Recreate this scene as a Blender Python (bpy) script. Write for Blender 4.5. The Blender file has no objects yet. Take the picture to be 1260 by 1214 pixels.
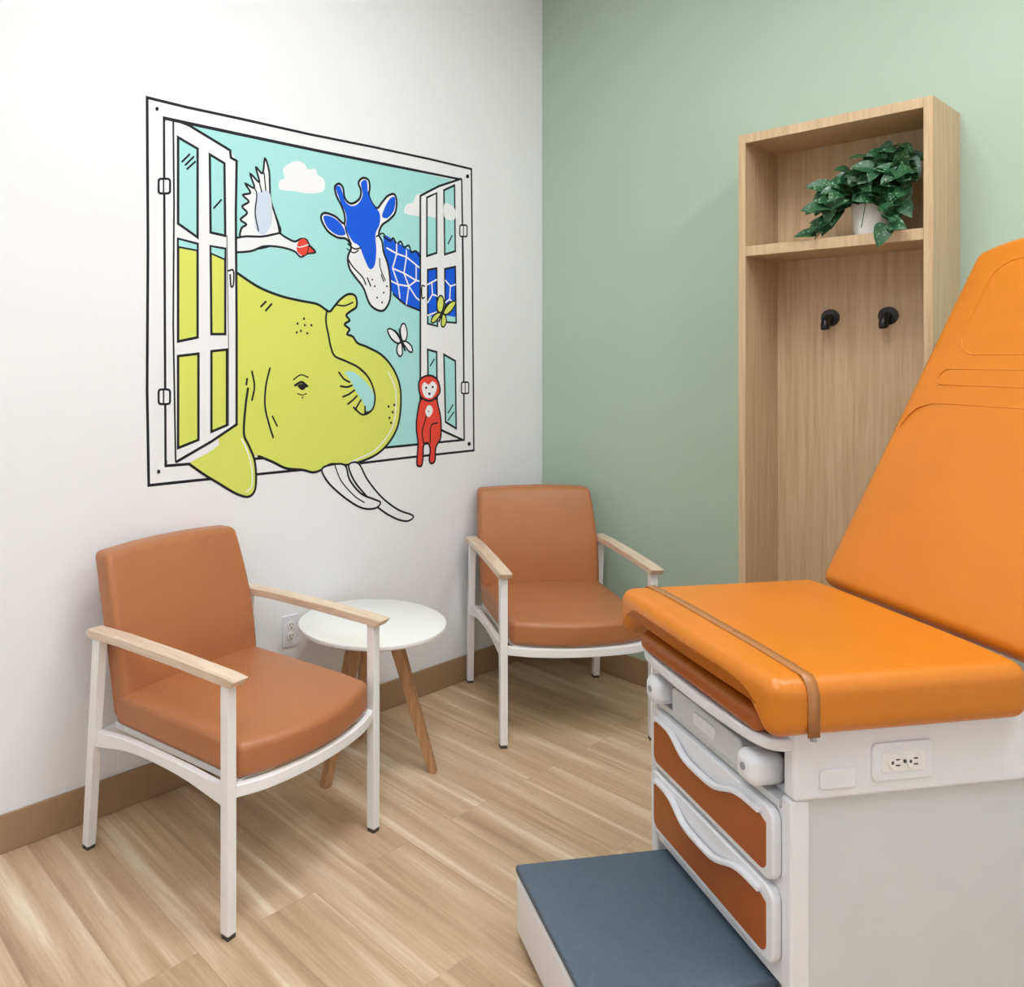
import bpy, bmesh, math, random
from math import sin, cos, tan, pi, radians, sqrt
from mathutils import Vector, Matrix
from mathutils.geometry import tessellate_polygon

scene = bpy.context.scene
scene.view_settings.view_transform = 'Standard'
scene.view_settings.look = 'None'
random.seed(11)

# ------------------------------------------------------------------ helpers
def lin(c):
    out = []
    for v in c:
        v = v / 255.0
        out.append(v / 12.92 if v <= 0.04045 else ((v + 0.055) / 1.055) ** 2.4)
    return (out[0], out[1], out[2], 1.0)

def base_mat(name, col, rough=0.5, metal=0.0, spec=0.5):
    m = bpy.data.materials.new(name)
    m.use_nodes = True
    b = m.node_tree.nodes['Principled BSDF']
    b.inputs['Base Color'].default_value = lin(col)
    b.inputs['Roughness'].default_value = rough
    b.inputs['Metallic'].default_value = metal
    b.inputs['Specular IOR Level'].default_value = spec
    return m, m.node_tree, b

def noisy(name, col, rough=0.5, var=0.06, scale=8, bump=0.0, bscale=200, spec=0.5, stretch=(1, 1, 1)):
    m, nt, b = base_mat(name, col, rough, 0, spec)
    N = nt.nodes; L = nt.links
    tc = N.new('ShaderNodeTexCoord'); mp = N.new('ShaderNodeMapping')
    mp.inputs['Scale'].default_value = stretch
    L.new(tc.outputs['Object'], mp.inputs['Vector'])
    nz = N.new('ShaderNodeTexNoise'); nz.inputs['Scale'].default_value = scale; nz.inputs['Detail'].default_value = 4
    L.new(mp.outputs['Vector'], nz.inputs['Vector'])
    rp = N.new('ShaderNodeValToRGB')
    c = lin(col)
    rp.color_ramp.elements[0].position = 0.3
    rp.color_ramp.elements[1].position = 0.7
    rp.color_ramp.elements[0].color = tuple(max(0, v * (1 - var)) for v in c[:3]) + (1,)
    rp.color_ramp.elements[1].color = tuple(min(1, v * (1 + var)) for v in c[:3]) + (1,)
    L.new(nz.outputs['Fac'], rp.inputs['Fac']); L.new(rp.outputs['Color'], b.inputs['Base Color'])
    if bump > 0:
        n2 = N.new('ShaderNodeTexNoise'); n2.inputs['Scale'].default_value = bscale; n2.inputs['Detail'].default_value = 3
        L.new(tc.outputs['Object'], n2.inputs['Vector'])
        bp = N.new('ShaderNodeBump'); bp.inputs['Strength'].default_value = bump; bp.inputs['Distance'].default_value = 0.002
        L.new(n2.outputs['Fac'], bp.inputs['Height']); L.new(bp.outputs['Normal'], b.inputs['Normal'])
    return m

def wood(name, c1, c2, c3, stretch, scale=3, rough=0.45, fine=None):
    m, nt, b = base_mat(name, c2, rough)
    N = nt.nodes; L = nt.links
    tc = N.new('ShaderNodeTexCoord'); mp = N.new('ShaderNodeMapping')
    mp.inputs['Scale'].default_value = stretch
    L.new(tc.outputs['Object'], mp.inputs['Vector'])
    nz = N.new('ShaderNodeTexNoise'); nz.inputs['Scale'].default_value = scale
    nz.inputs['Detail'].default_value = 7; nz.inputs['Roughness'].default_value = 0.6; nz.inputs['Distortion'].default_value = 0.4
    L.new(mp.outputs['Vector'], nz.inputs['Vector'])
    rp = N.new('ShaderNodeValToRGB')
    e = rp.color_ramp.elements
    e[0].position = 0.3; e[0].color = lin(c1)
    e[1].position = 0.72; e[1].color = lin(c3)
    k = e.new(0.5); k.color = lin(c2)
    L.new(nz.outputs['Fac'], rp.inputs['Fac']); L.new(rp.outputs['Color'], b.inputs['Base Color'])
    return m

def finish(me, smooth, angle=35):
    bm = bmesh.new(); bm.from_mesh(me)
    bmesh.ops.recalc_face_normals(bm, faces=bm.faces)
    bm.to_mesh(me); bm.free()
    if smooth:
        for p in me.polygons: p.use_smooth = True
        try: me.set_sharp_from_angle(angle=radians(angle))
        except Exception: pass

def obj(name, verts, faces, mat, parent=None, smooth=False, bevel=0.0, segs=2, angle=35):
    me = bpy.data.meshes.new(name)
    me.from_pydata([tuple(v) for v in verts], [], faces)
    me.materials.append(mat)
    finish(me, smooth or bevel > 0, angle)
    o = bpy.data.objects.new(name, me)
    scene.collection.objects.link(o)
    if parent: o.parent = parent
    if bevel > 0:
        md = o.modifiers.new('bevel', 'BEVEL'); md.width = bevel; md.segments = segs
        md.limit_method = 'ANGLE'; md.angle_limit = radians(35); md.harden_normals = True
    return o

def empty(name, loc=(0, 0, 0), rotz=0.0):
    e = bpy.data.objects.new(name, None)
    e.location = loc; e.rotation_euler = (0, 0, rotz); e.empty_display_size = 0.1
    scene.collection.objects.link(e)
    return e

def boxvf(x0, x1, y0, y1, z0, z1):
    v = [(x0, y0, z0), (x1, y0, z0), (x1, y1, z0), (x0, y1, z0), (x0, y0, z1), (x1, y0, z1), (x1, y1, z1), (x0, y1, z1)]
    f = [(0, 3, 2, 1), (4, 5, 6, 7), (0, 1, 5, 4), (1, 2, 6, 5), (2, 3, 7, 6), (3, 0, 4, 7)]
    return v, f

def box(name, x0, x1, y0, y1, z0, z1, mat, parent=None, bevel=0.0, segs=2):
    v, f = boxvf(x0, x1, y0, y1, z0, z1)
    return obj(name, v, f, mat, parent, bevel=bevel, segs=segs)

def join_vf(parts):
    V = []; F = []
    for v, f in parts:
        o = len(V); V += list(v); F += [tuple(i + o for i in q) for q in f]
    return V, F

def axc(h, r, m, k=4):
    inner = h - r
    zone = [inner + r * tan(pi / 4 * i / k) for i in range(1, k + 1)]
    mid = [-inner + 2 * inner * i / m for i in range(m + 1)]
    return [-z for z in reversed(zone)] + mid + zone

def rbox(name, size, r, mat, parent=None, loc=(0, 0, 0), m=(8, 8, 3), deform=None):
    H = [s / 2 for s in size]
    r = min(r, min(H) * 0.98)
    C = [axc(H[i], r, m[i]) for i in range(3)]
    idx = {}; V = []; F = []
    def vid(p):
        k = (round(p[0], 6), round(p[1], 6), round(p[2], 6))
        if k in idx: return idx[k]
        P = Vector(p)
        Q = Vector([max(-(H[i] - r), min(H[i] - r, P[i])) for i in range(3)])
        D = P - Q
        if D.length > 1e-9: D = D.normalized() * r
        R = Q + D
        if deform: R = Vector(deform(R.x, R.y, R.z))
        R = R + Vector(loc)
        idx[k] = len(V); V.append(R); return idx[k]
    for ax in range(3):
        a, b = [i for i in range(3) if i != ax]
        for s in (-1, 1):
            for i in range(len(C[a]) - 1):
                for j in range(len(C[b]) - 1):
                    q = []
                    for (ii, jj) in ((i, j), (i + 1, j), (i + 1, j + 1), (i, j + 1)):
                        p = [0, 0, 0]; p[ax] = s * H[ax]; p[a] = C[a][ii]; p[b] = C[b][jj]
                        q.append(vid(p))
                    F.append(tuple(q))
    return obj(name, V, F, mat, parent, smooth=True, angle=70)

def catmull(pts, n=6, closed=False):
    pts = [Vector(p) for p in pts]
    N = len(pts)
    if N < 3: return pts
    out = []
    rng = N if closed else N - 1
    for i in range(rng):
        if closed:
            p0, p1, p2, p3 = pts[(i - 1) % N], pts[i], pts[(i + 1) % N], pts[(i + 2) % N]
        else:
            p0 = pts[i - 1] if i > 0 else pts[0] * 2 - pts[1]
            p1, p2 = pts[i], pts[i + 1]
            p3 = pts[i + 2] if i + 2 < N else pts[-1] * 2 - pts[-2]
        for k in range(n):
            t = k / n
            out.append(0.5 * ((2 * p1) + (p2 - p0) * t + (2 * p0 - 5 * p1 + 4 * p2 - p3) * t * t + (3 * p1 - p0 - 3 * p2 + p3) * t ** 3))
    if not closed: out.append(pts[-1])
    return out

def sweepvf(pts, w, h, up=(0, 0, 1), closed=False):
    """rectangular section swept along pts; w/h may be lists"""
    pts = [Vector(p) for p in pts]; up = Vector(up); N = len(pts)
    V = []; F = []
    for i, p in enumerate(pts):
        if closed: t = pts[(i + 1) % N] - pts[i - 1]
        else: t = pts[min(i + 1, N - 1)] - pts[max(i - 1, 0)]
        t.normalize()
        s = t.cross(up)
        if s.length < 1e-4: s = t.cross(Vector((1, 0, 0)))
        s.normalize(); u = s.cross(t).normalized()
        ww = w[i] if isinstance(w, (list, tuple)) else w
        hh = h[i] if isinstance(h, (list, tuple)) else h
        for a, b in ((-1, -1), (1, -1), (1, 1), (-1, 1)):
            V.append(p + s * a * ww / 2 + u * b * hh / 2)
    M = N if closed else N - 1
    for i in range(M):
        j = (i + 1) % N
        for k in range(4):
            F.append((i * 4 + k, i * 4 + (k + 1) % 4, j * 4 + (k + 1) % 4, j * 4 + k))
    if not closed:
        F.append((0, 1, 2, 3)); F.append(tuple((N - 1) * 4 + k for k in range(4)))
    return V, F

def tubevf(pts, r, seg=12, closed=False):
    pts = [Vector(p) for p in pts]; N = len(pts); V = []; F = []
    t0 = (pts[1] - pts[0]).normalized()
    ref = Vector((0, 0, 1)) if abs(t0.z) < 0.9 else Vector((1, 0, 0))
    u = t0.cross(ref).normalized()
    for i, p in enumerate(pts):
        if closed: t = (pts[(i + 1) % N] - pts[i - 1]).normalized()
        else: t = (pts[min(i + 1, N - 1)] - pts[max(i - 1, 0)]).normalized()
        u = (u - t * u.dot(t)).normalized(); w = t.cross(u)
        rr = r[i] if isinstance(r, (list, tuple)) else r
        for k in range(seg):
            a = 2 * pi * k / seg
            V.append(p + (u * cos(a) + w * sin(a)) * rr)
    for i in range(N if closed else N - 1):
        j = (i + 1) % N
        for k in range(seg):
            F.append((i * seg + k, i * seg + (k + 1) % seg, j * seg + (k + 1) % seg, j * seg + k))
    if not closed:
        F.append(tuple(range(seg))); F.append(tuple((N - 1) * seg + k for k in range(seg)))
    return V, F

def lathe(name, prof, mat, parent=None, loc=(0, 0, 0), seg=48):
    V = []; F = []; n = len(prof)
    for (r, z) in prof:
        for k in range(seg):
            a = 2 * pi * k / seg
            V.append((loc[0] + r * cos(a), loc[1] + r * sin(a), loc[2] + z))
    for i in range(n - 1):
        for k in range(seg):
            F.append((i * seg + k, i * seg + (k + 1) % seg, (i + 1) * seg + (k + 1) % seg, (i + 1) * seg + k))
    F.append(tuple(range(seg))); F.append(tuple((n - 1) * seg + k for k in range(seg)))
    return obj(name, V, F, mat, parent, smooth=True, angle=40)

def prismvf(poly, f, w0, w1):
    n = len(poly)
    V = [f(u, v, w0) for u, v in poly] + [f(u, v, w1) for u, v in poly]
    F = [tuple(range(n)), tuple(range(n, 2 * n))]
    for i in range(n):
        j = (i + 1) % n
        F.append((i, j, n + j, n + i))
    return V, F

def rrect(x0, x1, y0, y1, r, n=5):
    out = []
    for cx, cy, a0 in ((x1 - r, y1 - r, 0), (x0 + r, y1 - r, 90), (x0 + r, y0 + r, 180), (x1 - r, y0 + r, 270)):
        for i in range(n + 1):
            a = radians(a0 + 90 * i / n)
            out.append((cx + r * cos(a), cy + r * sin(a)))
    return out

# ------------------------------------------------------------------ materials
M_white_wall = noisy('paint_white', (238, 239, 242), 0.7, 0.01, 2, 0.05, 350, 0.3)
M_green_wall = noisy('paint_sage', (176, 194, 175), 0.7, 0.012, 2, 0.05, 350, 0.3)
M_ceiling = noisy('ceiling_paint', (240, 240, 240), 0.8, 0.01, 2, 0.05, 300, 0.2)
M_base = noisy('baseboard_vinyl', (162, 132, 102), 0.5, 0.04, 6)
M_vinyl = noisy('caramel_vinyl', (178, 113, 71), 0.40, 0.04, 5, 0.25, 420)
M_orange = noisy('orange_vinyl', (208, 121, 26), 0.34, 0.04, 5, 0.18, 420)
M_orange_d = noisy('orange_panel', (168, 88, 30), 0.35, 0.05, 6)
M_strap = noisy('tan_strap', (172, 114, 66), 0.3, 0.05, 10)
M_metal_w = noisy('white_powder_coat', (242, 242, 242), 0.35, 0.015, 10)
M_plastic = noisy('white_plastic', (232, 234, 240), 0.32, 0.015, 8)
M_plastic_g = noisy('grey_white_body', (210, 214, 218), 0.4, 0.02, 6)
M_grey = noisy('mid_grey_plastic', (150, 153, 158), 0.4, 0.03, 10)
M_dark = noisy('dark_cavity', (66, 66, 70), 0.6, 0.05, 10)
M_black = noisy('black_metal', (22, 23, 26), 0.35, 0.1, 10)
M_glide = noisy('grey_rubber_glide', (70, 68, 66), 0.7, 0.05, 10)
M_arm = wood('maple_arm', (206, 180, 156), (220, 198, 176), (230, 212, 194), (3, 26, 26), 2.2, 0.4)
M_leg = wood('oak_leg', (158, 112, 74), (184, 138, 96), (202, 158, 116), (30, 30, 2.5), 2.0, 0.45)
M_cab = wood('oak_veneer', (182, 152, 116), (197, 168, 132), (208, 182, 147), (34, 34, 1.3), 2.2, 0.5)
M_ceramic = noisy('white_ceramic', (240, 239, 236), 0.25, 0.01, 10)
M_soil = noisy('soil', (60, 44, 32), 0.9, 0.3, 60)
M_stem = noisy('green_stem', (74, 104, 58), 0.5, 0.1, 20)
M_step = noisy('step_tread', (84, 98, 112), 0.6, 0.06, 60, 0.8, 260)
M_table_top = noisy('white_laminate', (240, 240, 239), 0.3, 0.008, 8)

def floor_mat():
    m, nt, b = base_mat('oak_plank_floor', (205, 170, 130), 0.36)
    N = nt.nodes; L = nt.links
    tc = N.new('ShaderNodeTexCoord')
    br = N.new('ShaderNodeTexBrick')
    br.offset = 0.37; br.offset_frequency = 2
    br.inputs['Color1'].default_value = (0, 0, 0, 1); br.inputs['Color2'].default_value = (1, 1, 1, 1)
    br.inputs['Mortar'].default_value = (0.5, 0.5, 0.5, 1)
    br.inputs['Scale'].default_value = 1.0
    br.inputs['Brick Width'].default_value = 1.22; br.inputs['Row Height'].default_value = 0.18
    br.inputs['Mortar Size'].default_value = 0.0009; br.inputs['Mortar Smooth'].default_value = 0.1
    L.new(tc.outputs['Object'], br.inputs['Vector'])
    sc = N.new('ShaderNodeVectorMath'); sc.operation = 'SCALE'; sc.inputs['Scale'].default_value = 7.3
    L.new(br.outputs['Color'], sc.inputs[0])
    ad = N.new('ShaderNodeVectorMath'); ad.operation = 'ADD'
    L.new(tc.outputs['Object'], ad.inputs[0]); L.new(sc.outputs['Vector'], ad.inputs[1])
    mp = N.new('ShaderNodeMapping'); mp.inputs['Scale'].default_value = (0.5, 9.0, 1)
    L.new(ad.outputs['Vector'], mp.inputs['Vector'])
    nz = N.new('ShaderNodeTexNoise'); nz.inputs['Scale'].default_value = 1.6
    nz.inputs['Detail'].default_value = 4; nz.inputs['Roughness'].default_value = 0.5; nz.inputs['Distortion'].default_value = 0.5
    L.new(mp.outputs['Vector'], nz.inputs['Vector'])
    rp = N.new('ShaderNodeValToRGB'); e = rp.color_ramp.elements
    e[0].position = 0.26; e[0].color = lin((176, 146, 116))
    e[1].position = 0.72; e[1].color = lin((242, 228, 206))
    for p, c in ((0.42, (197, 167, 134)), (0.54, (209, 181, 149)), (0.62, (221, 197, 167))):
        k = e.new(p); k.color = lin(c)
    L.new(nz.outputs['Fac'], rp.inputs['Fac'])
    mp2 = N.new('ShaderNodeMapping'); mp2.inputs['Scale'].default_value = (5, 90, 1)
    L.new(ad.outputs['Vector'], mp2.inputs['Vector'])
    n2 = N.new('ShaderNodeTexNoise'); n2.inputs['Scale'].default_value = 1.5; n2.inputs['Detail'].default_value = 4
    L.new(mp2.outputs['Vector'], n2.inputs['Vector'])
    r2 = N.new('ShaderNodeValToRGB'); r2.color_ramp.elements[0].position = 0.35; r2.color_ramp.elements[1].position = 0.6
    r2.color_ramp.elements[0].color = (0.82, 0.79, 0.76, 1); r2.color_ramp.elements[1].color = (1, 1, 1, 1)
    L.new(n2.outputs['Fac'], r2.inputs['Fac'])
    mx = N.new('ShaderNodeMix'); mx.data_type = 'RGBA'; mx.blend_type = 'MULTIPLY'; mx.inputs[0].default_value = 0.6
    L.new(rp.outputs['Color'], mx.inputs[6]); L.new(r2.outputs['Color'], mx.inputs[7])
    # plank joints
    mj = N.new('ShaderNodeMix'); mj.data_type = 'RGBA'; mj.blend_type = 'MIX'
    mul = N.new('ShaderNodeMath'); mul.operation = 'MULTIPLY'; mul.inputs[1].default_value = 0.4
    L.new(br.outputs['Fac'], mul.inputs[0]); L.new(mul.outputs[0], mj.inputs[0])
    L.new(mx.outputs[2], mj.inputs[6]); mj.inputs[7].default_value = lin((140, 112, 86))
    L.new(mj.outputs[2], b.inputs['Base Color'])
    return m
M_floor = floor_mat()

# ------------------------------------------------------------------ room
RX, RY, RH = 4.4, -4.7, 3.5
box('floor', 0, RX, RY, 0, -0.1, 0, M_floor)
box('ceiling', 0, RX, RY, 0, RH, RH + 0.1, M_ceiling)
box('wall_left', -0.1, 0, RY, 0, 0, RH, M_white_wall)
box('wall_back', -0.1, RX + 0.1, 0, 0.1, 0, RH, M_green_wall)
box('wall_right', RX, RX + 0.1, RY, 0, 0, RH, M_white_wall)
box('wall_front', -0.1, RX + 0.1, RY - 0.1, RY, 0, RH, M_white_wall)
box('baseboard_left', 0, 0.009, RY, -0.0, 0, 0.118, M_base, bevel=0.003)
box('baseboard_back', 0.009, 1.168, -0.009, 0, 0, 0.118, M_base, bevel=0.003)
box('baseboard_back.001', 1.812, RX, -0.009, 0, 0, 0.118, M_base, bevel=0.003)

def emis(name, strength):
    m = bpy.data.materials.new(name); m.use_nodes = True
    nt = m.node_tree; nt.nodes.clear()
    e = nt.nodes.new('ShaderNodeEmission'); e.inputs['Strength'].default_value = strength
    e.inputs['Color'].default_value = (0.95, 0.98, 1.0, 1)
    o = nt.nodes.new('ShaderNodeOutputMaterial'); nt.links.new(e.outputs[0], o.inputs[0])
    return m
M_em = emis('led_diffuser', 17.8)
for i, (x, y) in enumerate(((1.50, -1.85), (3.0, -1.2), (2.4, -3.6))):
    e = empty('ceiling_light_panel', (x, y, RH))
    box('diffuser', -0.29, 0.29, -0.59, 0.59, -0.022, -0.012, M_em, e)
    for nm, a in (('frame_1', (-0.31, -0.29, -0.61, 0.61)), ('frame_2', (0.29, 0.31, -0.61, 0.61)),
                  ('frame_3', (-0.29, 0.29, -0.61, -0.59)), ('frame_4', (-0.29, 0.29, 0.59, 0.61))):
        box(nm, a[0], a[1], a[2], a[3], -0.028, 0, M_metal_w, e)

# ------------------------------------------------------------------ camera (level, shifted lens)
CX, CY, CZ = 2.634, -3.322, 1.5
cam = bpy.data.cameras.new('camera'); co = bpy.data.objects.new('camera', cam)
scene.collection.objects.link(co); scene.camera = co
co.location = (CX, CY, CZ); co.rotation_euler = (radians(90), 0, radians(48.98))
cam.sensor_fit = 'HORIZONTAL'; cam.sensor_width = 36; cam.lens = 1002.0 / 1260 * 36
cam.shift_x = 150 / 1260; cam.shift_y = -167 / 1260
cam.clip_start = 0.05

# ------------------------------------------------------------------ guest chairs
def chair(loc, rot):
    E = empty('guest_armchair', (loc[0], loc[1], 0), rot)
    hw = 0.30
    for i, s in enumerate((-1, 1)):
        y = s * hw
        V, F = sweepvf([(0.30, y, 0.012), (0.30, y, 0.656)], 0.030, 0.030, up=(1, 0, 0))
        obj('front_leg_%d' % (i + 1), V, F, M_metal_w, E, bevel=0.003)
        V, F = sweepvf([(-0.335, y, 0.012), (-0.275, y, 0.656)], 0.030, [0.030, 0.036], up=(1, 0, 0))
        obj('rear_leg_%d' % (i + 1), V, F, M_metal_w, E, bevel=0.003)
        box('glide_front_%d' % (i + 1), 0.287, 0.313, y - 0.013, y + 0.013, 0, 0.013, M_glide, E)
        box('glide_rear_%d' % (i + 1), -0.349, -0.323, y - 0.013, y + 0.013, 0, 0.013, M_glide, E)
        prof = [(-0.300, 0.655), (-0.318, 0.672), (-0.305, 0.682), (-0.15, 0.687), (0.1, 0.687), (0.30, 0.683), (0.352, 0.679), (0.330, 0.656), (0.1, 0.661), (-0.15, 0.661)]
        V, F = prismvf(prof, lambda u, v, w: (u, w, v), y - 0.026, y + 0.026)
        obj('armrest_%d' % (i + 1), V, F, M_arm, E, bevel=0.004)
        # side rail, rising toward the front
        pts = catmull([(-0.305, y * 0.985, 0.345), (-0.12, y * 0.985, 0.372), (0.10, y * 0.985, 0.375), (0.29, y * 0.985, 0.360)], 5)
        n = len(pts)
        V, F = sweepvf(pts, 0.022, [0.052 - 0.022 * sin(pi * k / (n - 1)) for k in range(n)])
        obj('side_rail_%d' % (i + 1), V, F, M_metal_w, E, bevel=0.003)
        # back support bracket
        V, F = sweepvf([(-0.285, s * 0.20, 0.345), (-0.285, s * 0.20, 0.42), (-0.335, s * 0.20, 0.72)], 0.03, 0.012, up=(1, 0, 0))
        obj('back_bracket_%d' % (i + 1), V, F, M_metal_w, E, bevel=0.002)
    pts = catmull([(0.292, -hw, 0.372), (0.335, -0.18, 0.372), (0.352, 0, 0.372), (0.335, 0.18, 0.372), (0.292, hw, 0.372)], 6)
    V, F = sweepvf(pts, 0.022, 0.032)
    obj('front_rail', V, F, M_metal_w, E, bevel=0.003)
    V, F = sweepvf([(-0.300, -hw, 0.345), (-0.300, hw, 0.345)], 0.022, 0.035)
    obj('rear_rail', V, F, M_metal_w, E, bevel=0.003)
    box('seat_pan', -0.26, 0.30, -0.26, 0.26, 0.372, 0.392, M_metal_w, E, bevel=0.004)
    # seat cushion, bowed front, crowned top
    def sd(x, y, z):
        f = (x + 0.275) / 0.55
        yy = y / 0.272
        x2 = x + max(0, f) ** 2 * 0.058 * (1 - yy * yy)
        z2 = z + (0.010 * (1 - yy * yy) * (1 - (2 * f - 1) ** 2) if z > 0 else 0)
        if z > 0 and f > 0.8: z2 -= (f - 0.8) * 0.03
        return (x2, y, z2)
    rbox('seat', (0.55, 0.544, 0.098), 0.022, M_vinyl, E, (0.030, 0, 0.442), (12, 12, 2), sd)
    # backrest
    def bd(x, y, z):
        t = (z + 0.245) / 0.49
        w = 0.975 + 0.045 * sin(pi * min(1, max(0, t)) * 0.9) - 0.03 * t
        yy = y / 0.272
        bow = -0.018 * (1 - yy * yy)
        lean = -0.115 * t + 0.018 * sin(pi * t)
        z2 = z + (0.008 * (1 - yy * yy) if z > 0.15 else 0)
        return (x + lean + bow + (0.014 * sin(pi * t) * (1 - yy * yy) if x > 0 else 0), y * w, z2)
    rbox('backrest', (0.082, 0.545, 0.49), 0.020, M_vinyl, E, (-0.222, 0, 0.650), (2, 12, 12), bd)
    return E

chair((0.415, -2.020), radians(11.5))
chair((0.480, -0.517), radians(-35))

# ------------------------------------------------------------------ side table
T = empty('round_side_table', (0.320, -1.395, 0))
lathe('tabletop', [(0.262, 0.508), (0.272, 0.514), (0.274, 0.522), (0.272, 0.527), (0.268, 0.529)], M_table_top, T, seg=72)
lathe('hub', [(0.12, 0.486), (0.125, 0.49), (0.125, 0.508)], M_leg, T)
for i in range(3):
    a = radians(-86 + 120 * i)
    p0 = Vector((0.075 * cos(a), 0.075 * sin(a), 0.508)); p1 = Vector((0.228 * cos(a), 0.228 * sin(a), 0.0))
    # leg faces radial; feet cut flat to the floor
    tang = Vector((-sin(a), cos(a), 0)); rad = Vector((cos(a), sin(a), 0))
    V = []
    for p, w, h in ((p1, 0.032, 0.032), (p0, 0.046, 0.048)):
        for q, r_ in ((-1, -1), (1, -1), (1, 1), (-1, 1)):
            V.append(p + tang * q * w / 2 + rad * r_ * h / 2)
    F = [(0, 1, 2, 3), (4, 5, 6, 7)] + [(k, (k + 1) % 4, 4 + (k + 1) % 4, 4 + k) for k in range(4)]
    obj('leg_%d' % (i + 1), V, F, M_leg, T, bevel=0.004)

# ------------------------------------------------------------------ wardrobe cabinet
C = empty('coat_cabinet', (1.4885, 0, 0))
W2 = 0.3185; D = 0.297; TH = 2.342; t = 0.027
box('side_panel_1', -W2, -W2 + t, -D, -0.001, 0, TH, M_cab, C, bevel=0.0015)
box('side_panel_2', W2 - t, W2, -D, -0.001, 0, TH, M_cab, C, bevel=0.0015)
box('top_panel', -W2 + t, W2 - t, -D, -0.001, TH - 0.034, TH, M_cab, C, bevel=0.0015)
box('back_panel', -W2 + t, W2 - t, -0.020, -0.001, 0.0, TH - 0.034, M_cab, C)
box('shelf', -W2 + t, W2 - t, -D + 0.001, -0.020, 1.882, 1.920, M_cab, C, bevel=0.0015)
box('bottom_panel', -W2 + t, W2 - t, -D + 0.001, -0.020, 0.0, 0.09, M_cab, C, bevel=0.0015)
box('bench_shelf', -W2 + t, W2 - t, -D + 0.001, -0.020, 0.43, 0.465, M_cab, C, bevel=0.0015)

for x in (1.395, 1.592):
    H = empty('coat_hook', (x, -0.020, 1.652))
    V, F = tubevf([(0, 0, 0), (0, -0.009, 0)], [0.033, 0.032], 32)
    obj('rosette', V, F, M_black, H, smooth=True)
    pts = catmull([(0, -0.006, 0), (0, -0.030, -0.002), (0, -0.046, -0.014), (0, -0.052, -0.032), (0, -0.048, -0.044)], 5)
    n = len(pts)
    V, F = tubevf(pts, [0.013 + 0.003 * k / n for k in range(n - 1)] + [0.010], 16)
    obj('peg', V, F, M_black, H, smooth=True, angle=60)

# ------------------------------------------------------------------ potted plant
P = empty('potted_pothos', (1.585, -0.175, 1.920))
lathe('pot', [(0.040, 0.0), (0.048, 0.003), (0.054, 0.03), (0.059, 0.08), (0.061, 0.122), (0.058, 0.124), (0.054, 0.118), (0.051, 0.100)], M_ceramic, P)
lathe('soil', [(0.002, 0.104), (0.050, 0.106), (0.0501, 0.100)], M_soil, P)

def leaf_mat():
    m, nt, b = base_mat('silver_pothos_leaf', (40, 96, 56), 0.42)
    N = nt.nodes; L = nt.links
    tc = N.new('ShaderNodeTexCoord'); nz = N.new('ShaderNodeTexNoise')
    nz.inputs['Scale'].default_value = 130; nz.inputs['Detail'].default_value = 2
    L.new(tc.outputs['Object'], nz.inputs['Vector'])
    rp = N.new('ShaderNodeValToRGB'); e = rp.color_ramp.elements
    e[0].position = 0.54; e[0].color = lin((40, 88, 54))
    e[1].position = 0.70; e[1].color = lin((150, 184, 152))
    k = e.new(0.61); k.color = lin((72, 120, 84))
    L.new(nz.outputs['Fac'], rp.inputs['Fac'])
    n3 = N.new('ShaderNodeTexNoise'); n3.inputs['Scale'].default_value = 14; n3.inputs['Detail'].default_value = 1
    L.new(tc.outputs['Object'], n3.inputs['Vector'])
    r3 = N.new('ShaderNodeValToRGB'); r3.color_ramp.elements[0].position = 0.35; r3.color_ramp.elements[1].position = 0.65
    r3.color_ramp.elements[0].color = (0.65, 0.72, 0.62, 1); r3.color_ramp.elements[1].color = (1.0, 1.0, 0.9, 1)
    L.new(n3.outputs['Fac'], r3.inputs['Fac'])
    mx = N.new('ShaderNodeMix'); mx.data_type = 'RGBA'; mx.blend_type = 'MULTIPLY'; mx.inputs[0].default_value = 1
    L.new(rp.outputs['Color'], mx.inputs[6]); L.new(r3.outputs['Color'], mx.inputs[7])
    L.new(mx.outputs[2], b.inputs['Base Color'])
    return m
M_leaf = leaf_mat()
LO = [(0, 0), (0.10, -0.08), (0.28, -0.12), (0.42, 0.0), (0.46, 0.2), (0.40, 0.45), (0.26, 0.72), (0.10, 0.92), (0, 1.02)]
def leafvf(base, direc, normal, L_):
    d = direc.normalized(); n = (normal - d * normal.dot(d)).normalized(); s = d.cross(n)
    V = []; F = []
    rows = len(LO)
    for (x, y) in LO:
        curl = -0.22 * y * y
        for sx in (-1, -0.5, 0, 0.5, 1):
            hgt = 0.20 * abs(sx) * x * 1.5 - 0.12 * (sx * x) ** 2
            V.append(base + d * (y * L_ if sx else max(0.0, y) * L_) + s * (sx * x * L_ * 0.92) + n * ((hgt + curl) * L_))
    for i in range(rows - 1):
        for k in range(4):
            F.append((i * 5 + k, i * 5 + k + 1, (i + 1) * 5 + k + 1, (i + 1) * 5 + k))
    return V, F
vines = [(.09, -.02, .31), (.125, -.03, .26), (.15, -.06, .21), (.14, -.09, .15), (.02, -.03, .27),
         (-.05, -.03, .23), (-.11, -.04, .19), (-.15, -.06, .13), (-.13, -.09, .05), (-.10, -.11, .11), (.10, -.15, .03),
         (.0, .04, .25), (.10, .03, .28), (.05, -.09, .22), (.125, -.12, .08), (-.05, -.10, .17), (.07, -.05, .28),
         (.12, -.10, .20), (.0, -.09, .20), (.07, .0, .24), (.02, -.145, .02), (-.15, -.10, .00)]
leaves = []; stems = []; tips = []
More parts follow.
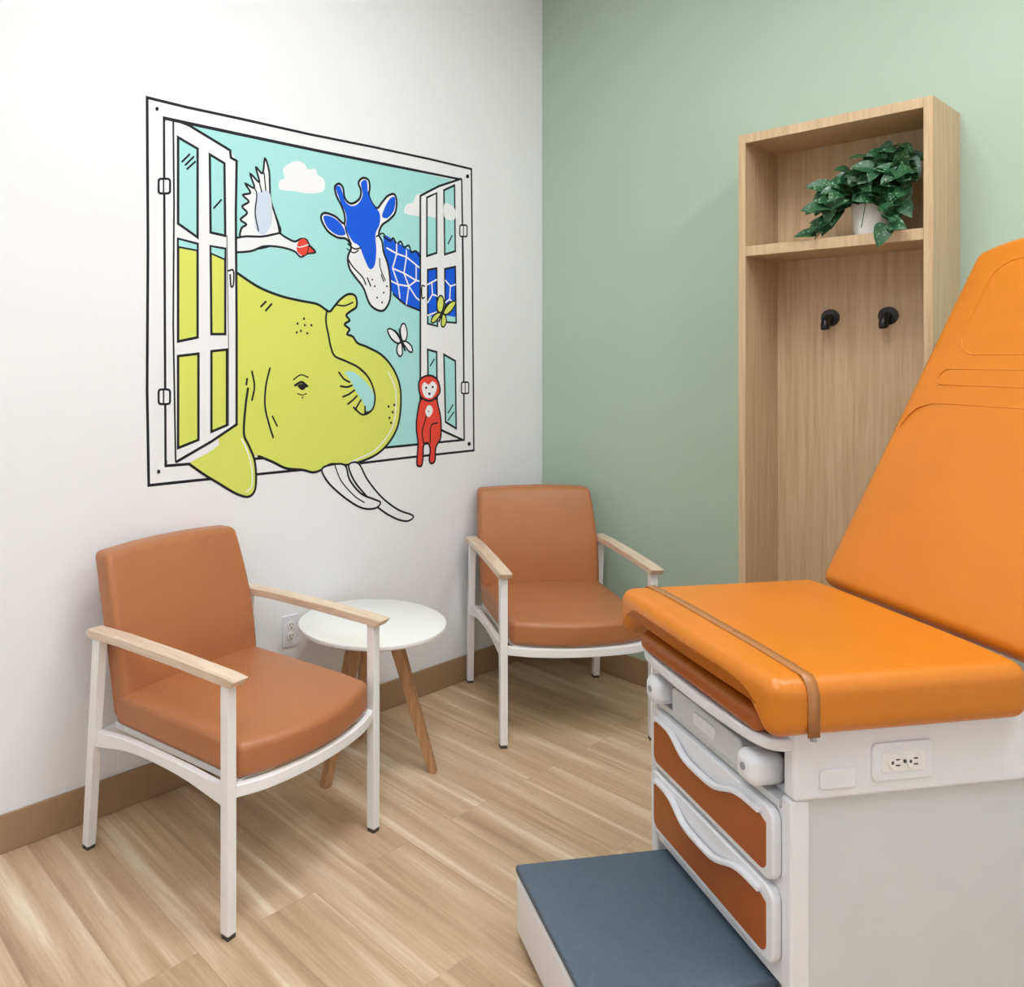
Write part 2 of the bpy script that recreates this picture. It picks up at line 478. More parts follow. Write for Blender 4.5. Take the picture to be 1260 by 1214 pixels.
for (vx, vy, vz) in vines:
    a = Vector((vx * 0.1, vy * 0.1, 0.10)); e_ = Vector((vx, vy, vz))
    mid = (a + e_) / 2 + Vector((0, 0, 0.05)); q = Vector((vx * 0.25, vy * 0.25, 0.145))
    pts = catmull([a, q, mid, e_], 5)
    stems.append(tubevf(pts, 0.0017, 6))
    for k in range(6, len(pts), 1):
        for rep in range(1 if k < len(pts) - 1 else 3):
            for tries in range(8):
                p = pts[k]
                out = Vector((p.x, p.y - 0.02, 0)).normalized() * 0.6 + Vector((random.uniform(-1, 1), random.uniform(-.6, .3), random.uniform(-1.0, .2)))
                nrm = Vector((random.uniform(-.2, .8), -0.8 + random.uniform(-.4, .4), 0.6 + random.uniform(-.4, .4)))
                Ls = random.uniform(0.050, 0.072)
                pet = p + out.normalized() * 0.018
                V, F = leafvf(pet, out, nrm, Ls)
                tip = V[len(V) // 2]
                if max(v.y for v in V) > 0.14 or max(v.x for v in V) > 0.178: continue
                if min(v.z for v in V) < 0.006 and max(v.y for v in V) > -0.125: continue
                if any(v.z < 0.100 and abs(v.x - 0.0) < 0.050 for v in V): continue
                if any((tip - o).length < 0.024 for o in tips): continue
                tips.append(tip)
                stems.append(tubevf([p, (p + pet) / 2, pet], 0.0011, 5))
                leaves.append((V, F))
                break
V, F = join_vf(leaves); obj('leaves', V, F, M_leaf, P, smooth=True, angle=80)
V, F = join_vf(stems); obj('stems', V, F, M_stem, P, smooth=True)

# ------------------------------------------------------------------ wall outlet
def outlet_faces(parent, f, cy, cz, horizontal, scale=1.0):
    """duplex receptacle: f(u,v,w) maps plate plane + depth"""
    for i, s in enumerate((-1, 1)):
        u0, v0 = (cy + s * 0.021, cz) if horizontal else (cy, cz + s * 0.021)
        poly = [(u0 + 0.0165 * cos(2 * pi * k / 24), v0 + 0.0165 * sin(2 * pi * k / 24)) for k in range(24)]
        V, F = prismvf(poly, f, 0.004, 0.0085); obj('socket_%d' % (i + 1), V, F, M_ceramic, parent, bevel=0.001)
        parts = []
        for du, dv, w_, h_ in ((-0.006, 0.003, 0.0028, 0.010), (0.006, 0.003, 0.0028, 0.009), (0, -0.009, 0.006, 0.005)):
            if horizontal: du, dv, w_, h_ = dv, du, h_, w_
            parts.append(prismvf([(u0 + du - w_ / 2, v0 + dv - h_ / 2), (u0 + du + w_ / 2, v0 + dv - h_ / 2), (u0 + du + w_ / 2, v0 + dv + h_ / 2), (u0 + du - w_ / 2, v0 + dv + h_ / 2)], f, 0.0075, 0.0092))
        V, F = join_vf(parts); obj('slots_%d' % (i + 1), V, F, M_dark, parent)
O = empty('wall_outlet', (0, -1.544, 0.445))
fo = lambda u, v, w: (w, u, v)
V, F = prismvf(rrect(-0.038, 0.038, -0.060, 0.060, 0.006), fo, 0.0002, 0.006)
obj('plate', V, F, M_plastic, O, bevel=0.0015)
outlet_faces(O, fo, 0, 0, False)

# ------------------------------------------------------------------ exam table
X = empty('medical_exam_table', (1.674, -1.471, 0), radians(58.5))
hb = 0.293
box('base_plinth', 0.05, 1.12, -0.25, 0.25, 0.0, 0.05, M_dark, X)
box('lower_body', 0.022, 1.16, -0.286, 0.286, 0.035, 0.606, M_plastic_g, X, bevel=0.012, segs=3)
# upper body (with front cavity)
box('side_cheek_1', 0.0, 1.17, -0.300, -0.262, 0.600, 0.748, M_plastic, X, bevel=0.010, segs=3)
box('side_cheek_2', 0.0, 1.17, 0.262, 0.300, 0.600, 0.748, M_plastic, X, bevel=0.010, segs=3)
box('upper_body', 0.16, 1.165, -0.27, 0.27, 0.600, 0.745, M_plastic, X, bevel=0.004)
box('cavity_back', 0.14, 0.165, -0.262, 0.262, 0.58, 0.74, M_dark, X)
box('cavity_floor', -0.010, 0.16, -0.262, 0.262, 0.572, 0.588, M_plastic_g, X, bevel=0.003)
# front frame behind drawers with corner posts
V, F = join_vf([boxvf(-0.004, 0.04, -0.294, -0.262, 0.05, 0.600), boxvf(-0.004, 0.04, 0.262, 0.294, 0.05, 0.600), boxvf(0.0, 0.03, -0.262, 0.262, 0.20, 0.572)])
obj('front_frame', V, F, M_plastic, X, bevel=0.006, segs=3)
# drawers
fx = lambda u, v, w: (w, u, v)
for i, (z0, z1) in enumerate(((0.412, 0.566), (0.240, 0.400))):
    top = []
    n = 28
    outer = rrect(-0.262, 0.262, z0, z1, 0.028, 6)
    V, F = prismvf(outer, fx, -0.022, 0.002); obj('drawer_front_%d' % (i + 1), V, F, M_plastic, X, bevel=0.006, segs=3)
    # orange inset, its upper edge dips under the scooped pull
    a, b_ = -0.240, 0.240
    poly = []
    r = 0.020
    for k in range(7):
        an = radians(180 + 90 * k / 6); poly.append((a + r + r * cos(an), z0 + 0.016 + r + r * sin(an)))
    for k in range(7):
        an = radians(270 + 90 * k / 6); poly.append((b_ - r + r * cos(an), z0 + 0.016 + r + r * sin(an)))
    for k in range(n + 1):
        s = 1 - 2 * k / n
        zt = z1 - 0.024 - 0.036 * math.exp(-((s * 1.0) / 0.50) ** 4)
        zt -= 0.012 * abs(s) ** 12
        poly.append((s * (b_), zt))
    V, F = prismvf(poly, fx, -0.0245, -0.018); obj('drawer_inset_%d' % (i + 1), V, F, M_orange_d, X, bevel=0.0015)
    # curved pull lip
    pts = []
    for k in range(25):
        s = 1 - 2 * k / 24
        pts.append((-0.026 - 0.008 * math.exp(-(s / 0.6) ** 4), s * 0.225, z1 - 0.018 - 0.034 * math.exp(-(s / 0.50) ** 4)))
    V, F = sweepvf(pts, 0.016, 0.012); obj('drawer_pull_%d' % (i + 1), V, F, M_plastic, X, bevel=0.004, segs=3)
# leg-support mechanism in the cavity
V, F = prismvf(rrect(-0.150, 0.150, 0.592, 0.660, 0.012), fx, -0.022, 0.05); obj('stirrup_rail', V, F, M_plastic_g, X, bevel=0.006)
V, F = prismvf(rrect(-0.052, 0.040, 0.612, 0.644, 0.008), fx, -0.027, 0.002); obj('stirrup_latch', V, F, M_plastic, X, bevel=0.003)
for i, y in enumerate((-0.208, 0.200)):
    rbox('stirrup_knob_%d' % (i + 1), (0.090, 0.066, 0.070), 0.024, M_plastic, X, (-0.012, y, 0.634), (3, 3, 3))
    V, F = tubevf([(-0.056, y - 0.004, 0.638), (-0.0590, y - 0.004, 0.638)], 0.008, 16); obj('knob_button_%d' % (i + 1), V, F, M_grey, X, smooth=True)
    box('knob_arm_%d' % (i + 1), 0.02, 0.14, y - 0.018, y + 0.018, 0.60, 0.640, M_grey, X, bevel=0.004)
# curved rail and small cushion of the foot extension
pts = catmull([(0.03, -0.285, 0.716), (-0.030, -0.255, 0.708), (-0.045, -0.10, 0.704), (-0.045, 0.10, 0.704), (-0.030, 0.255, 0.708), (0.03, 0.285, 0.716)], 6)
V, F = sweepvf(pts, 0.024, 0.026); obj('foot_rail', V, F, M_plastic, X, bevel=0.006, segs=3)
rbox('foot_extension_cushion', (0.25, 0.51, 0.052), 0.020, M_orange_d, X, (0.066, 0, 0.748), (4, 10, 2))
box('deck', 0.10, 1.10, -0.27, 0.27, 0.735, 0.752, M_plastic_g, X)
# seat pad
def pd(x, y, z):
    ax = x + 0.225          # absolute x
    yy = y / 0.342
    z2 = z
    if z < 0:
        # arch over the foot extension
        w_ = max(0, 1 - abs(yy / 0.88) ** 10) * max(0.0, min(1.0, (0.14 - ax) / 0.08))
        z2 = z + 0.058 * w_ * min(1.0, -z / 0.03)
    else:
        z2 = z - 0.006 * abs(yy) ** 4
    return (x - 0.012 * (1 - yy * yy) * (1 if x < -0.2 else 0), y, z2)
rbox('seat_pad', (0.595, 0.684, 0.124), 0.034, M_orange, X, (0.222, 0, 0.808), (16, 28, 4), pd)
# strap around the pad
strap = []
for k in range(41):
    y = -0.31 + 0.62 * k / 40
    strap.append((0.012, y, 0.8712 - 0.006 * abs(y / 0.342) ** 4))
strap = [(0.012, -0.3432, 0.752), (0.012, -0.3436, 0.80), (0.012, -0.3432, 0.835), (0.012, -0.335, 0.857), (0.012, -0.322, 0.868)] + strap[1:-1] + \
        [(0.012, 0.322, 0.868), (0.012, 0.335, 0.857), (0.012, 0.3432, 0.835), (0.012, 0.3436, 0.752)]
V = []; F = []
for i, p in enumerate(strap):
    V.append((-0.002, p[1], p[2])); V.append((0.024, p[1], p[2]))
for i in range(len(strap) - 1): F.append((2 * i, 2 * i + 1, 2 * i + 3, 2 * i + 2))
so = obj('pad_strap', V, F, M_strap, X, smooth=True, angle=60)
sm = so.modifiers.new('solid', 'SOLIDIFY'); sm.thickness = 0.002; sm.offset = 0
V, F = tubevf([(0.012, -0.340, 0.744), (0.012, -0.340, 0.752)], 0.006, 12); obj('strap_stud', V, F, M_grey, X, smooth=True)
# backrest
th = radians(61.6)
BR = bpy.data.objects.new('backrest', None); scene.collection.objects.link(BR); BR.parent = X
BR.location = (0.528, 0, 0.862); BR.rotation_euler = (0, -th, 0)   # local +x = up the slope, +z = toward the foot end
BL = 1.13
def bdf(x, y, z):
    tt = (x + BL / 2) / BL
    yy = y / 0.335
    c = 0
    if tt > 0.85:
        c = (tt - 0.85) / 0.15
    x2 = x - 0.05 * max(0, c) * abs(yy) ** 4
    z2 = z - (0.006 * abs(yy) ** 4 if z > 0 else 0)
    return (x2, y * (1 - 0.03 * tt), z2)
rbox('backrest_pad', (BL, 0.670, 0.085), 0.030, M_orange, BR, (BL / 2, 0, -0.043), (20, 14, 2), bdf)
def on_back(name, pts2, closed=True):
    pts = [Vector((a, b, -0.0008)) for a, b in pts2]
    V, F = tubevf(pts, 0.0018, 6, closed); obj(name, V, F, M_orange, BR, smooth=True)
on_back('emboss_slot', rrect(0.640, 0.690, -0.24, 0.24, 0.024, 6))
on_back('emboss_headrest', rrect(0.735, 1.04, -0.225, 0.225, 0.07, 8))
arc = [(0.50, 0.295), (0.535, 0.285), (0.565, 0.262), (0.58, 0.22)] + [(0.582, 0.22 - 0.44 * k / 8) for k in range(1, 8)] + [(0.58, -0.22), (0.565, -0.262), (0.535, -0.285), (0.50, -0.295)]
on_back('emboss_arc', arc, False)
box('backrest_shell', 0.02, 1.08, -0.29, 0.29, -0.115, -0.088, M_plastic_g, BR, bevel=0.01)
V, F = sweepvf([(0.72, 0, 0.74), (0.98, 0, 1.36)], 0.12, 0.03, up=(0, 1, 0)); obj('backrest_strut', V, F, M_plastic_g, X, bevel=0.004)
# side details
fs = lambda u, v, w: (u, -0.300 - w, v)
V, F = prismvf(rrect(0.174, 0.316, 0.631, 0.709, 0.012), fs, -0.001, 0.005); obj('outlet_plate', V, F, M_plastic, X, bevel=0.002)
V, F = prismvf(rrect(0.193, 0.297, 0.648, 0.692, 0.008), fs, 0.004, 0.0065); obj('outlet_insert', V, F, M_ceramic, X, bevel=0.001)
fs2 = lambda u, v, w: (u, -0.3020 - w, v)
outlet_faces(X, fs2, 0.245, 0.670, True)
V, F = tubevf([(0.245, -0.305, 0.670), (0.245, -0.3095, 0.670)], 0.0035, 12); obj('indicator', V, F, M_dark, X)
V, F = prismvf(rrect(0.055, 0.138, 0.624, 0.664, 0.008), fs, -0.001, 0.004); obj('side_cover', V, F, M_plastic, X, bevel=0.002)
# step
rbox('step_body', (0.43, 0.47, 0.150), 0.014, M_plastic, X, (-0.195, 0, 0.098), (4, 4, 2))
rbox('step_tread', (0.425, 0.466, 0.020), 0.006, M_step, X, (-0.198, 0, 0.184), (4, 4, 1))
for i, y in enumerate((-0.19, 0.19)):
    V, F = tubevf([(-0.37, y, 0.0), (-0.37, y, 0.03)], 0.018, 16); obj('step_foot_%d' % (i + 1), V, F, M_dark, X, smooth=True)

# ------------------------------------------------------------------ wall mural (flat paint on the white wall)
# Tracing coordinates are rectified once onto the wall plane (metres along y, height z).
def wall_uv(px, py):
    k = (px - 480) / 1002.0
    d = 2.634 / (0.7545 - 0.6563 * k)
    return (CY + d * (0.6563 + 0.7545 * k), CZ - (py - 440) * d / 1002.0)

MUR = {}
for nm, c in (('white', (238, 239, 242)), ('ink', (24, 26, 34)), ('teal', (168, 224, 221)), ('lime', (215, 224, 104)),
              ('blue', (16, 92, 224)), ('red', (228, 72, 56)), ('pale', (206, 216, 232))):
    MUR[nm] = noisy('mural_' + nm, c, 0.65, 0.01, 4, 0.0, 300, 0.3)
keys = list(MUR.keys())
mv = []; mf = []; mm = []
layer = [0]
def nx():
    layer[0] += 1
    return 0.0003 + layer[0] * 8e-6
def S(pts, closed, smooth, n=5):
    v = [Vector((p[0], p[1])) for p in pts]
    if smooth and len(v) > 2: v = catmull(v, n, closed)
    return [Vector(wall_uv(p[0], p[1])) for p in v]
def fill(pts, col, smooth=True, outline=None, w=0.0085):
    q = S(pts, True, smooth); x = nx(); o = len(mv)
    tris = tessellate_polygon([[Vector((p.x, p.y, 0)) for p in q]])
    mv.extend([(x, p.x, p.y) for p in q])
    for t_ in tris:
        mf.append(tuple(o + i for i in t_)); mm.append(keys.index(col))
    if outline: stroke(pts, w, outline, True, smooth)
def stroke(pts, w=0.0085, col='ink', closed=False, smooth=True):
    w = w * 1.12
    q = S(pts, closed, smooth); x = nx()
    r = [q[0]]
    for p in q[1:]:
        if (p - r[-1]).length > 1e-4: r.append(p)
    if closed and (r[0] - r[-1]).length < 1e-4: r.pop()
    q = r; N = len(q)
    if N < 2: return
    o = len(mv); h = w / 2
    for i, p in enumerate(q):
        a = q[i - 1] if (i > 0 or closed) else None
        b = q[(i + 1) % N] if (i < N - 1 or closed) else None
        d1 = (p - a).normalized() if a is not None else None
        d2 = (b - p).normalized() if b is not None else None
        if d1 is None: d = d2; k = 1
        elif d2 is None: d = d1; k = 1
        else:
            d = d1 + d2
            if d.length < 1e-3: d = d1.copy(); k = 1
            else:
                d.normalize(); k = 1 / max(0.45, d.dot(d1))
        nrm = Vector((-d.y, d.x)) * h * k
        mv.append((x, p.x + nrm.x, p.y + nrm.y)); mv.append((x, p.x - nrm.x, p.y - nrm.y))
    ki = keys.index(col)
    for i in range(N if closed else N - 1):
        j = (i + 1) % N
        mf.append((o + 2 * i, o + 2 * i + 1, o + 2 * j + 1, o + 2 * j)); mm.append(ki)
    if not closed:
        for (p, d, ia, ib) in ((q[0], (q[0] - q[1]).normalized(), o, o + 1), (q[-1], (q[-1] - q[-2]).normalized(), o + 2 * N - 2, o + 2 * N - 1)):
            a0 = math.atan2(d.y, d.x); c0 = len(mv)
            for k in range(7):
                an = a0 - pi / 2 + pi * k / 6
                mv.append((x, p.x + h * cos(an), p.y + h * sin(an)))
            mf.append(tuple(range(c0, c0 + 7))); mm.append(ki)
def dot(x_, y_, r=1.8, col='ink'):
    fill([(x_ + r * cos(2 * pi * k / 10) * 0.8, y_ + r * sin(2 * pi * k / 10)) for k in range(10)], col, False)

# --- window frame
stroke([(181, 120), (230, 132), (300, 147), (380, 165), (460, 181), (530, 196), (580, 208), (581, 300), (582, 430), (583, 554), (500, 563), (400, 575), (300, 585), (240, 591), (183, 597), (181, 480), (182, 300)], 0.009, closed=True, smooth=False)
stroke([(202, 145), (300, 166), (400, 187), (480, 203), (568, 221), (570, 330), (571, 541), (480, 550), (330, 563), (204, 573), (203, 400)], 0.009, closed=True, smooth=False)
# sky
fill([(226, 152), (300, 167), (400, 188), (480, 204), (556, 221), (530, 240), (530, 545), (480, 549), (291, 552), (280, 400), (285, 186)], 'teal', False)
stroke([(202, 146), (300, 167), (400, 188), (480, 204), (568, 221)], 0.007, smooth=False)
fill([(517, 528), (517, 546), (478, 549), (486, 533)], 'teal', False)
stroke([(476, 550), (568, 541)], 0.007, smooth=False)
# clouds
fill([(343, 231), (344, 222), (350, 219), (348, 208), (356, 201), (366, 198), (375, 202), (379, 208), (388, 208), (391, 215), (398, 220), (400, 229), (396, 236), (380, 238), (360, 235), (348, 234)], 'white')
fill([(498, 262), (500, 252), (508, 249), (512, 240), (520, 238), (530, 240), (540, 250), (540, 268), (515, 266)], 'white')
# goose
fill([(296, 294), (297, 281), (303, 276), (296, 270), (304, 262), (298, 254), (306, 248), (299, 240), (308, 237), (302, 226), (313, 231), (308, 214), (319, 224), (315, 206), (323, 213), (326, 195), (331, 210), (332, 228), (333, 245), (338, 262), (343, 276), (345, 285), (338, 300), (310, 306)], 'white', True, 'ink', 0.0075)
fill([(316, 240), (324, 234), (332, 238), (335, 258), (334, 275), (326, 288), (316, 284), (312, 262)], 'pale')
stroke([(313, 231), (316, 240), (314, 262), (318, 284)], 0.005)
stroke([(319, 224), (322, 236)], 0.005, smooth=False); stroke([(325, 213), (327, 234)], 0.005, smooth=False)
fill([(285, 296), (300, 291), (322, 291), (338, 288), (344, 287), (350, 291), (362, 297), (370, 294), (377, 295), (381, 302), (388, 310), (378, 312), (370, 316), (362, 309), (345, 304), (325, 303), (308, 309), (285, 309)], 'white', True, 'ink', 0.0075)
fill([(368, 296), (375, 294), (379, 301), (378, 311), (371, 314), (365, 307)], 'red')
fill([(380, 302), (388, 310), (378, 312)], 'red', False, 'ink', 0.004)
stroke([(344, 287), (342, 276), (339, 266)], 0.007)
stroke([(362, 302), (369, 304), (379, 301)], 0.004, 'white')
# giraffe neck
neck = [(472, 292), (488, 298), (505, 308), (530, 320), (530, 388), (514, 381), (498, 374), (484, 362), (478, 340)]
fill(neck, 'blue', True)
stroke([(472, 291), (480, 296), (484, 293), (488, 300), (493, 297), (497, 304), (503, 302), (506, 310), (512, 309), (517, 317)], 0.008)
stroke([(484, 362), (498, 374), (514, 381), (530, 388)], 0.008)
for l in ([(476, 305), (488, 312), (500, 316), (517, 330)], [(488, 300), (488, 312), (483, 330), (490, 350)], [(483, 330), (497, 336), (512, 345), (517, 346)],
          [(500, 308), (500, 316), (497, 336), (503, 352)], [(490, 350), (503, 352), (512, 366), (517, 370)], [(480, 345), (490, 350), (492, 366)], [(512, 326), (512, 345), (503, 352)], [(503, 352), (500, 374)]):
    stroke(l, 0.0065, 'white', smooth=False)
# giraffe head
fill([(412, 230), (417, 226), (422, 231), (424, 243), (430, 250), (437, 249), (443, 243), (444, 234), (441, 225), (446, 219), (453, 221), (455, 230), (454, 240), (458, 250), (464, 256), (470, 249), (477, 241), (485, 239), (488, 248), (486, 262), (478, 271), (470, 277), (466, 288), (470, 297), (472, 310), (477, 325), (480, 345), (480, 367), (474, 380), (466, 382), (455, 374), (447, 354), (438, 342), (430, 330), (428, 316), (432, 304), (426, 294), (415, 292), (403, 284), (395, 269), (399, 262), (412, 266), (423, 275), (424, 265), (420, 253), (414, 241)], 'white', True, 'ink', 0.009)
fill([(413, 231), (419, 230), (424, 246), (431, 253), (440, 251), (446, 240), (444, 225), (451, 222), (453, 238), (459, 252), (467, 262), (467, 276), (462, 288), (463, 308), (461, 326), (455, 331), (449, 320), (442, 303), (434, 297), (426, 282), (426, 265), (419, 248)], 'blue')
fill([(398, 266), (409, 267), (420, 276), (425, 288), (415, 289), (403, 280)], 'blue')
fill([(470, 266), (474, 254), (480, 244), (486, 243), (485, 258), (477, 268)], 'blue')
stroke([(424, 276), (427, 288), (432, 300)], 0.006)
fill([(441, 250), (446, 258), (452, 256), (447, 249)], 'blue')
stroke([(428, 300), (436, 306), (444, 305)], 0.006); stroke([(427, 306), (435, 311), (441, 308)], 0.005)
stroke([(463, 291), (470, 287), (474, 290)], 0.006)
stroke([(428, 318), (434, 328), (446, 341), (450, 350)], 0.006)
stroke([(467, 318), (468, 330), (474, 345)], 0.005)
for (a, b) in ((458, 344), (461, 352), (464, 366), (470, 372), (472, 360), (476, 352)): dot(a, b, 1.3)
stroke([(452, 342), (456, 352)], 0.006, smooth=False); stroke([(469, 338), (472, 346)], 0.006, smooth=False)
# elephant
eleph = [(270, 325), (292, 336), (318, 353), (345, 364), (370, 370), (390, 374), (401, 381), (406, 383), (412, 376), (419, 368), (428, 362), (436, 363), (439, 370), (438, 378), (431, 383), (426, 388), (430, 394), (424, 399), (430, 405), (427, 411), (434, 414), (440, 422), (452, 427), (470, 437), (484, 454), (492, 475), (493, 500), (489, 525), (478, 545), (463, 559), (443, 568), (425, 572), (407, 571), (395, 578), (385, 581), (372, 578), (352, 576), (335, 568), (318, 561), (300, 556), (270, 556)]
fill(eleph, 'lime', True)
stroke(eleph[1:-2], 0.009)
stroke([(430, 569), (448, 561), (461, 554), (474, 540), (484, 522), (487, 500), (486, 477), (478, 458)], 0.005, 'white')
stroke([(402, 382), (401, 395), (404, 412), (407, 427), (412, 438), (425, 444), (441, 452), (453, 464), (460, 480), (461, 494), (457, 505), (449, 508)], 0.008)
fill([(424, 458), (434, 457), (446, 466), (457, 479), (461, 492), (457, 503), (451, 505), (446, 494), (436, 478), (430, 466)], 'teal')
stroke([(441, 452), (453, 464), (460, 480), (461, 494), (457, 505), (446, 510), (435, 501)], 0.0075)
for l in ([(417, 458), (423, 466), (430, 470)], [(419, 475), (427, 476), (433, 474)], [(422, 488), (429, 485), (436, 480)], [(428, 497), (434, 492), (439, 487)], [(437, 504), (441, 497), (444, 492)], [(449, 508), (449, 500)]):
    stroke(l, 0.0075)
stroke([(414, 375), (424, 376), (434, 372)], 0.006)
# eye & texture
stroke([(363, 474), (371, 470), (378, 475)], 0.009); fill([(366, 475), (371, 472), (377, 475), (372, 480)], 'ink')
stroke([(361, 467), (370, 461), (379, 464)], 0.005); stroke([(366, 484), (372, 486), (377, 484)], 0.004); dot(372, 489, 1.3)
for (a, b) in ((366, 398), (374, 392), (383, 400), (370, 407), (378, 410), (375, 400), (365, 409), (478, 500), (483, 507), (479, 514), (485, 498), (481, 520)): dot(a, b, 1.6)
stroke([(321, 377), (327, 371)], 0.007, smooth=False); stroke([(327, 382), (334, 374)], 0.007, smooth=False)
stroke([(304, 466), (303, 473)], 0.007, smooth=False); stroke([(310, 457), (313, 475), (310, 492)], 0.007)
stroke([(332, 453), (327, 475), (326, 500), (331, 522), (336, 538)], 0.007); stroke([(335, 512), (341, 524)], 0.006, smooth=False)
# tusks
fill([(429, 572), (441, 570), (452, 590), (470, 612), (490, 627), (506, 633), (508, 637), (500, 641), (485, 637), (466, 625), (448, 607), (435, 590)], 'white', True, 'ink', 0.0075)
fill([(396, 577), (406, 572), (424, 572), (430, 590), (444, 607), (460, 614), (468, 618), (462, 625), (446, 625), (428, 615), (410, 600), (400, 588)], 'white', True, 'ink', 0.0075)
stroke([(412, 573), (420, 592), (436, 610), (448, 618)], 0.005)
# elephant ear, hanging below the sill
ear = [(233, 571), (262, 553), (292, 528), (300, 533), (306, 548), (313, 566), (315, 588), (313, 604), (305, 611), (290, 607), (268, 594), (250, 583)]
fill([(285, 520), (306, 500), (325, 560), (300, 560)], 'lime', False)
fill(ear, 'lime', True)
stroke([(305, 478), (302, 500), (300, 533), (306, 548), (313, 566), (315, 588), (313, 604), (305, 611), (290, 607), (268, 594), (250, 583), (233, 571)], 0.0085)
stroke([(297, 540), (303, 552), (309, 572), (310, 596), (303, 605)], 0.0045, 'white')

# --- left casement
def pane(pts, cols, w=0.0085):
    fill(pts, cols, False, 'ink', w)
lc = [(213, 150), (232, 155), (283, 185), (291, 198), (291, 262), (291, 522), (217, 568), (205, 566), (204, 360), (203, 149)]
fill(lc, 'white', False)
stroke([(222, 150), (232, 154), (283, 185), (284, 194), (291, 198), (290, 262), (291, 400), (291, 522), (260, 543), (217, 568)], 0.009, smooth=False)
stroke([(213, 148), (214, 250), (213, 400), (216, 567)], 0.006, smooth=False)
stroke([(279, 290), (281, 420), (281, 523)], 0.003, smooth=False)
pane([(219, 169), (243, 183), (243, 292), (219, 275)], 'teal')
pane([(258, 190), (276, 201), (277, 290), (259, 286)], 'teal')
pane([(219, 294), (243, 300), (243, 415), (219, 420)], 'lime')
fill([(220, 295), (242, 301), (242, 307), (220, 304)], 'teal', False); stroke([(220, 304), (242, 308)], 0.006, smooth=False)
pane([(259, 303), (277, 306), (277, 411), (260, 411)], 'lime')
fill([(260, 304), (276, 307), (276, 318), (260, 312)], 'teal', False); stroke([(260, 312), (276, 319)], 0.006, smooth=False)
pane([(219, 438), (244, 435), (244, 541), (219, 551)], 'lime')
pane([(260, 432), (279, 430), (279, 523), (260, 531)], 'lime')
for l in ([(224, 199), (233, 190)], [(228, 203), (238, 193)], [(230, 208), (240, 199)], [(263, 256), (272, 246)]): stroke(l, 0.006, smooth=False)
stroke([(281, 333), (287, 333), (287, 350), (284, 352), (283, 338)], 0.006)
# --- right casement
rc = [(517, 241), (545, 228), (567, 220), (568, 300), (570, 541), (560, 538), (517, 512)]
fill(rc, 'white', False)
stroke([(517, 241), (530, 234), (540, 229), (567, 220)], 0.009, smooth=False)
stroke([(517, 241), (517, 350), (517, 512), (545, 530), (569, 541)], 0.009, smooth=False)
stroke([(568, 221), (569, 330), (571, 541)], 0.007, smooth=False)
pane([(525, 243), (537, 238), (537, 311), (525, 315)], 'teal')
pane([(546, 234), (559, 228), (560, 309), (547, 313)], 'teal')
fill([(526, 244), (536, 239), (536, 268), (526, 266)], 'white', False); fill([(547, 250), (559, 256), (559, 270), (547, 268)], 'white', True)
pane([(526, 332), (537, 330), (538, 401), (526, 398)], 'blue')
pane([(547, 331), (560, 328), (561, 397), (548, 396)], 'blue')
for l in ([(526, 350), (537, 344)], [(526, 372), (532, 362), (537, 364)], [(532, 362), (531, 347)], [(548, 345), (554, 352), (560, 350)], [(554, 352), (553, 368), (560, 374)], [(548, 372), (553, 368)], [(526, 388), (537, 384)]):
    stroke(l, 0.0065, 'white', smooth=False)
fill([(527, 388), (537, 391), (537, 400), (527, 397)], 'teal', False); fill([(549, 388), (560, 390), (560, 396), (549, 395)], 'teal', False)
pane([(526, 430), (537, 433), (538, 508), (527, 508)], 'teal')
pane([(546, 436), (560, 444), (561, 527), (548, 519)], 'teal')
for l in ([(551, 300), (556, 290)], [(529, 270 + 180), (534, 442)], [(551, 508), (557, 498)], [(551, 517), (558, 507)]): stroke(l, 0.006, smooth=False)
stroke([(522, 352), (519, 352), (519, 366), (522, 366)], 0.006)
# hinges and screws
for (a, b) in ((202, 229), (202, 488)):
    fill(rrect(a - 7, a + 7, b - 9, b + 9, 3, 3), 'white', False, 'ink', 0.007); stroke([(a - 1, b - 8), (a - 1, b + 8)], 0.005, smooth=False)
for (a, b) in ((570, 284), (572, 477)):
    fill(rrect(a - 4.5, a + 4.5, b - 7, b + 7, 2, 3), 'white', False, 'ink', 0.007); stroke([(a, b - 6), (a, b + 6)], 0.005, smooth=False)
for (a, b) in ((193, 134), (575, 217), (195, 580), (577, 546)): dot(a, b, 2.6)
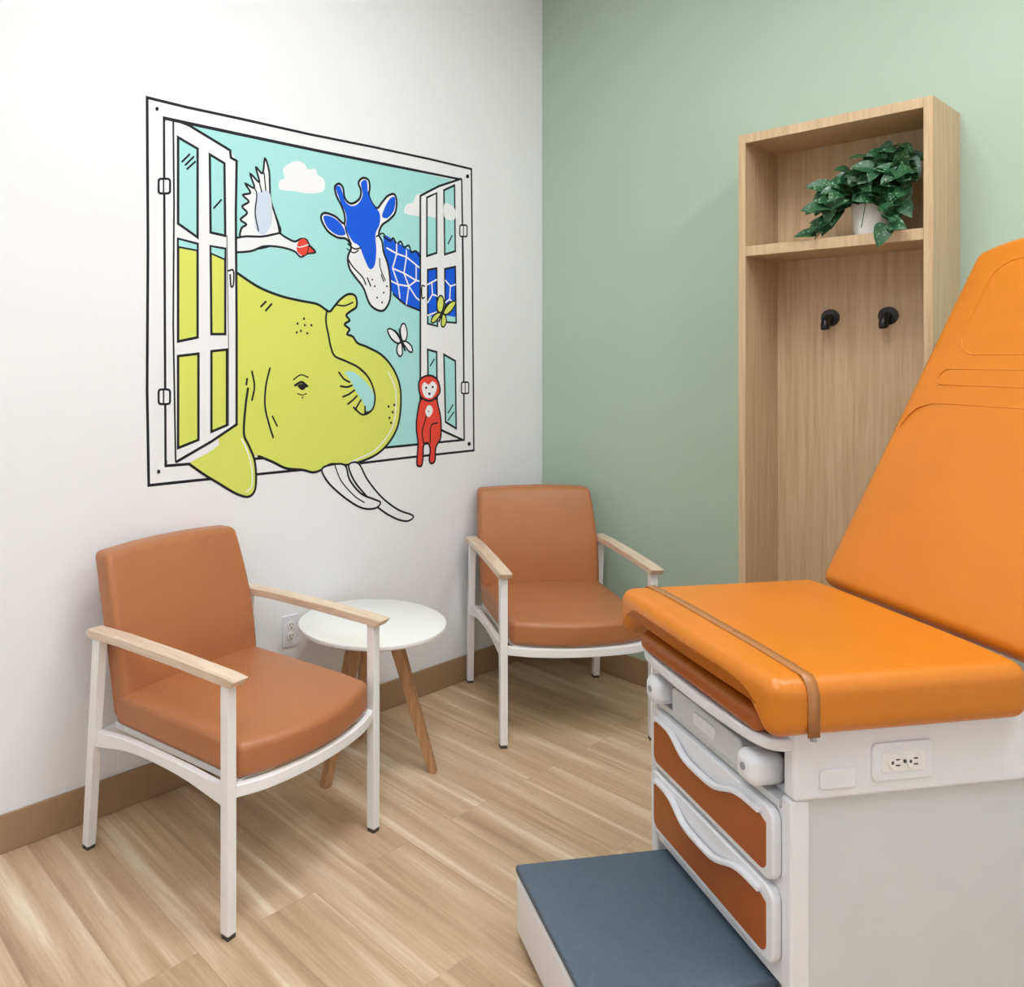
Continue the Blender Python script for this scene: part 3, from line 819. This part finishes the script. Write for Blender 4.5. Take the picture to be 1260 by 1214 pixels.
# --- butterflies: two upper wings, two lower wings, slim body with antennae
def butterfly(cx, cy, col, s, rot):
    def R(pts):
        c_, s_ = cos(rot), sin(rot)
        return [(cx + s * (x * c_ - y * s_), cy + s * (x * s_ + y * c_)) for x, y in pts]
    for sx, k in ((-1, 0.85), (1, 0.8)):
        fill(R([(sx * 1, -1), (sx * 3 * k, -11), (sx * 8 * k, -17), (sx * 12 * k, -16), (sx * 11 * k, -7), (sx * 6 * k, 0)]), col, True, 'ink', 0.0065)
        fill(R([(sx * 1, 1), (sx * 6 * k, 2), (sx * 10 * k, 8), (sx * 9 * k, 14), (sx * 5 * k, 13), (sx * 2 * k, 6)]), col, True, 'ink', 0.0065)
    stroke(R([(0, -6), (0, 10)]), 0.009, smooth=False)
    stroke(R([(0, -4), (-1, -10), (-3, -14)]), 0.004); stroke(R([(0, -4), (1, -10), (2, -14)]), 0.004)
butterfly(494, 420, 'white', 1.15, radians(-20))
butterfly(544, 385, 'lime', 1.1, radians(22))
# --- monkey
fill([(519, 490), (514, 505), (512, 525), (514, 545), (513, 562), (513, 572), (518, 573), (520, 565), (521, 548), (526, 545), (529, 552), (528, 566), (531, 570), (535, 566), (536, 550), (542, 538), (542, 515), (539, 500), (535, 489)], 'red', True, 'ink', 0.008)
stroke([(526, 505), (522, 520), (519, 532), (521, 545)], 0.006); stroke([(538, 520), (530, 524), (529, 545)], 0.006)
fill([(515, 477), (516, 468), (522, 463), (530, 462), (537, 466), (540, 473), (541, 482), (536, 489), (529, 493), (521, 491), (517, 486)], 'red', True, 'ink', 0.008)
fill([(519, 475), (522, 470), (527, 473), (532, 469), (537, 474), (536, 482), (531, 489), (524, 489), (520, 483)], 'white')
dot(524, 477, 1.6); dot(532, 476, 1.6); fill([(526, 483), (530, 483), (528, 487)], 'ink', False)
fill([(526, 499), (531, 500), (532, 507), (527, 513), (523, 507)], 'white'); dot(527, 506, 1.0)

me = bpy.data.meshes.new('animal_window_mural')
me.from_pydata(mv, [], mf)
for k in keys: me.materials.append(MUR[k])
for p, i in zip(me.polygons, mm): p.material_index = i
mo = bpy.data.objects.new('animal_window_mural', me); scene.collection.objects.link(mo)

# soft neutral world (room is closed; only for completeness)
w = bpy.data.worlds.new('world'); scene.world = w; w.use_nodes = True
w.node_tree.nodes['Background'].inputs[0].default_value = (0.8, 0.85, 0.9, 1)
w.node_tree.nodes['Background'].inputs[1].default_value = 0.5
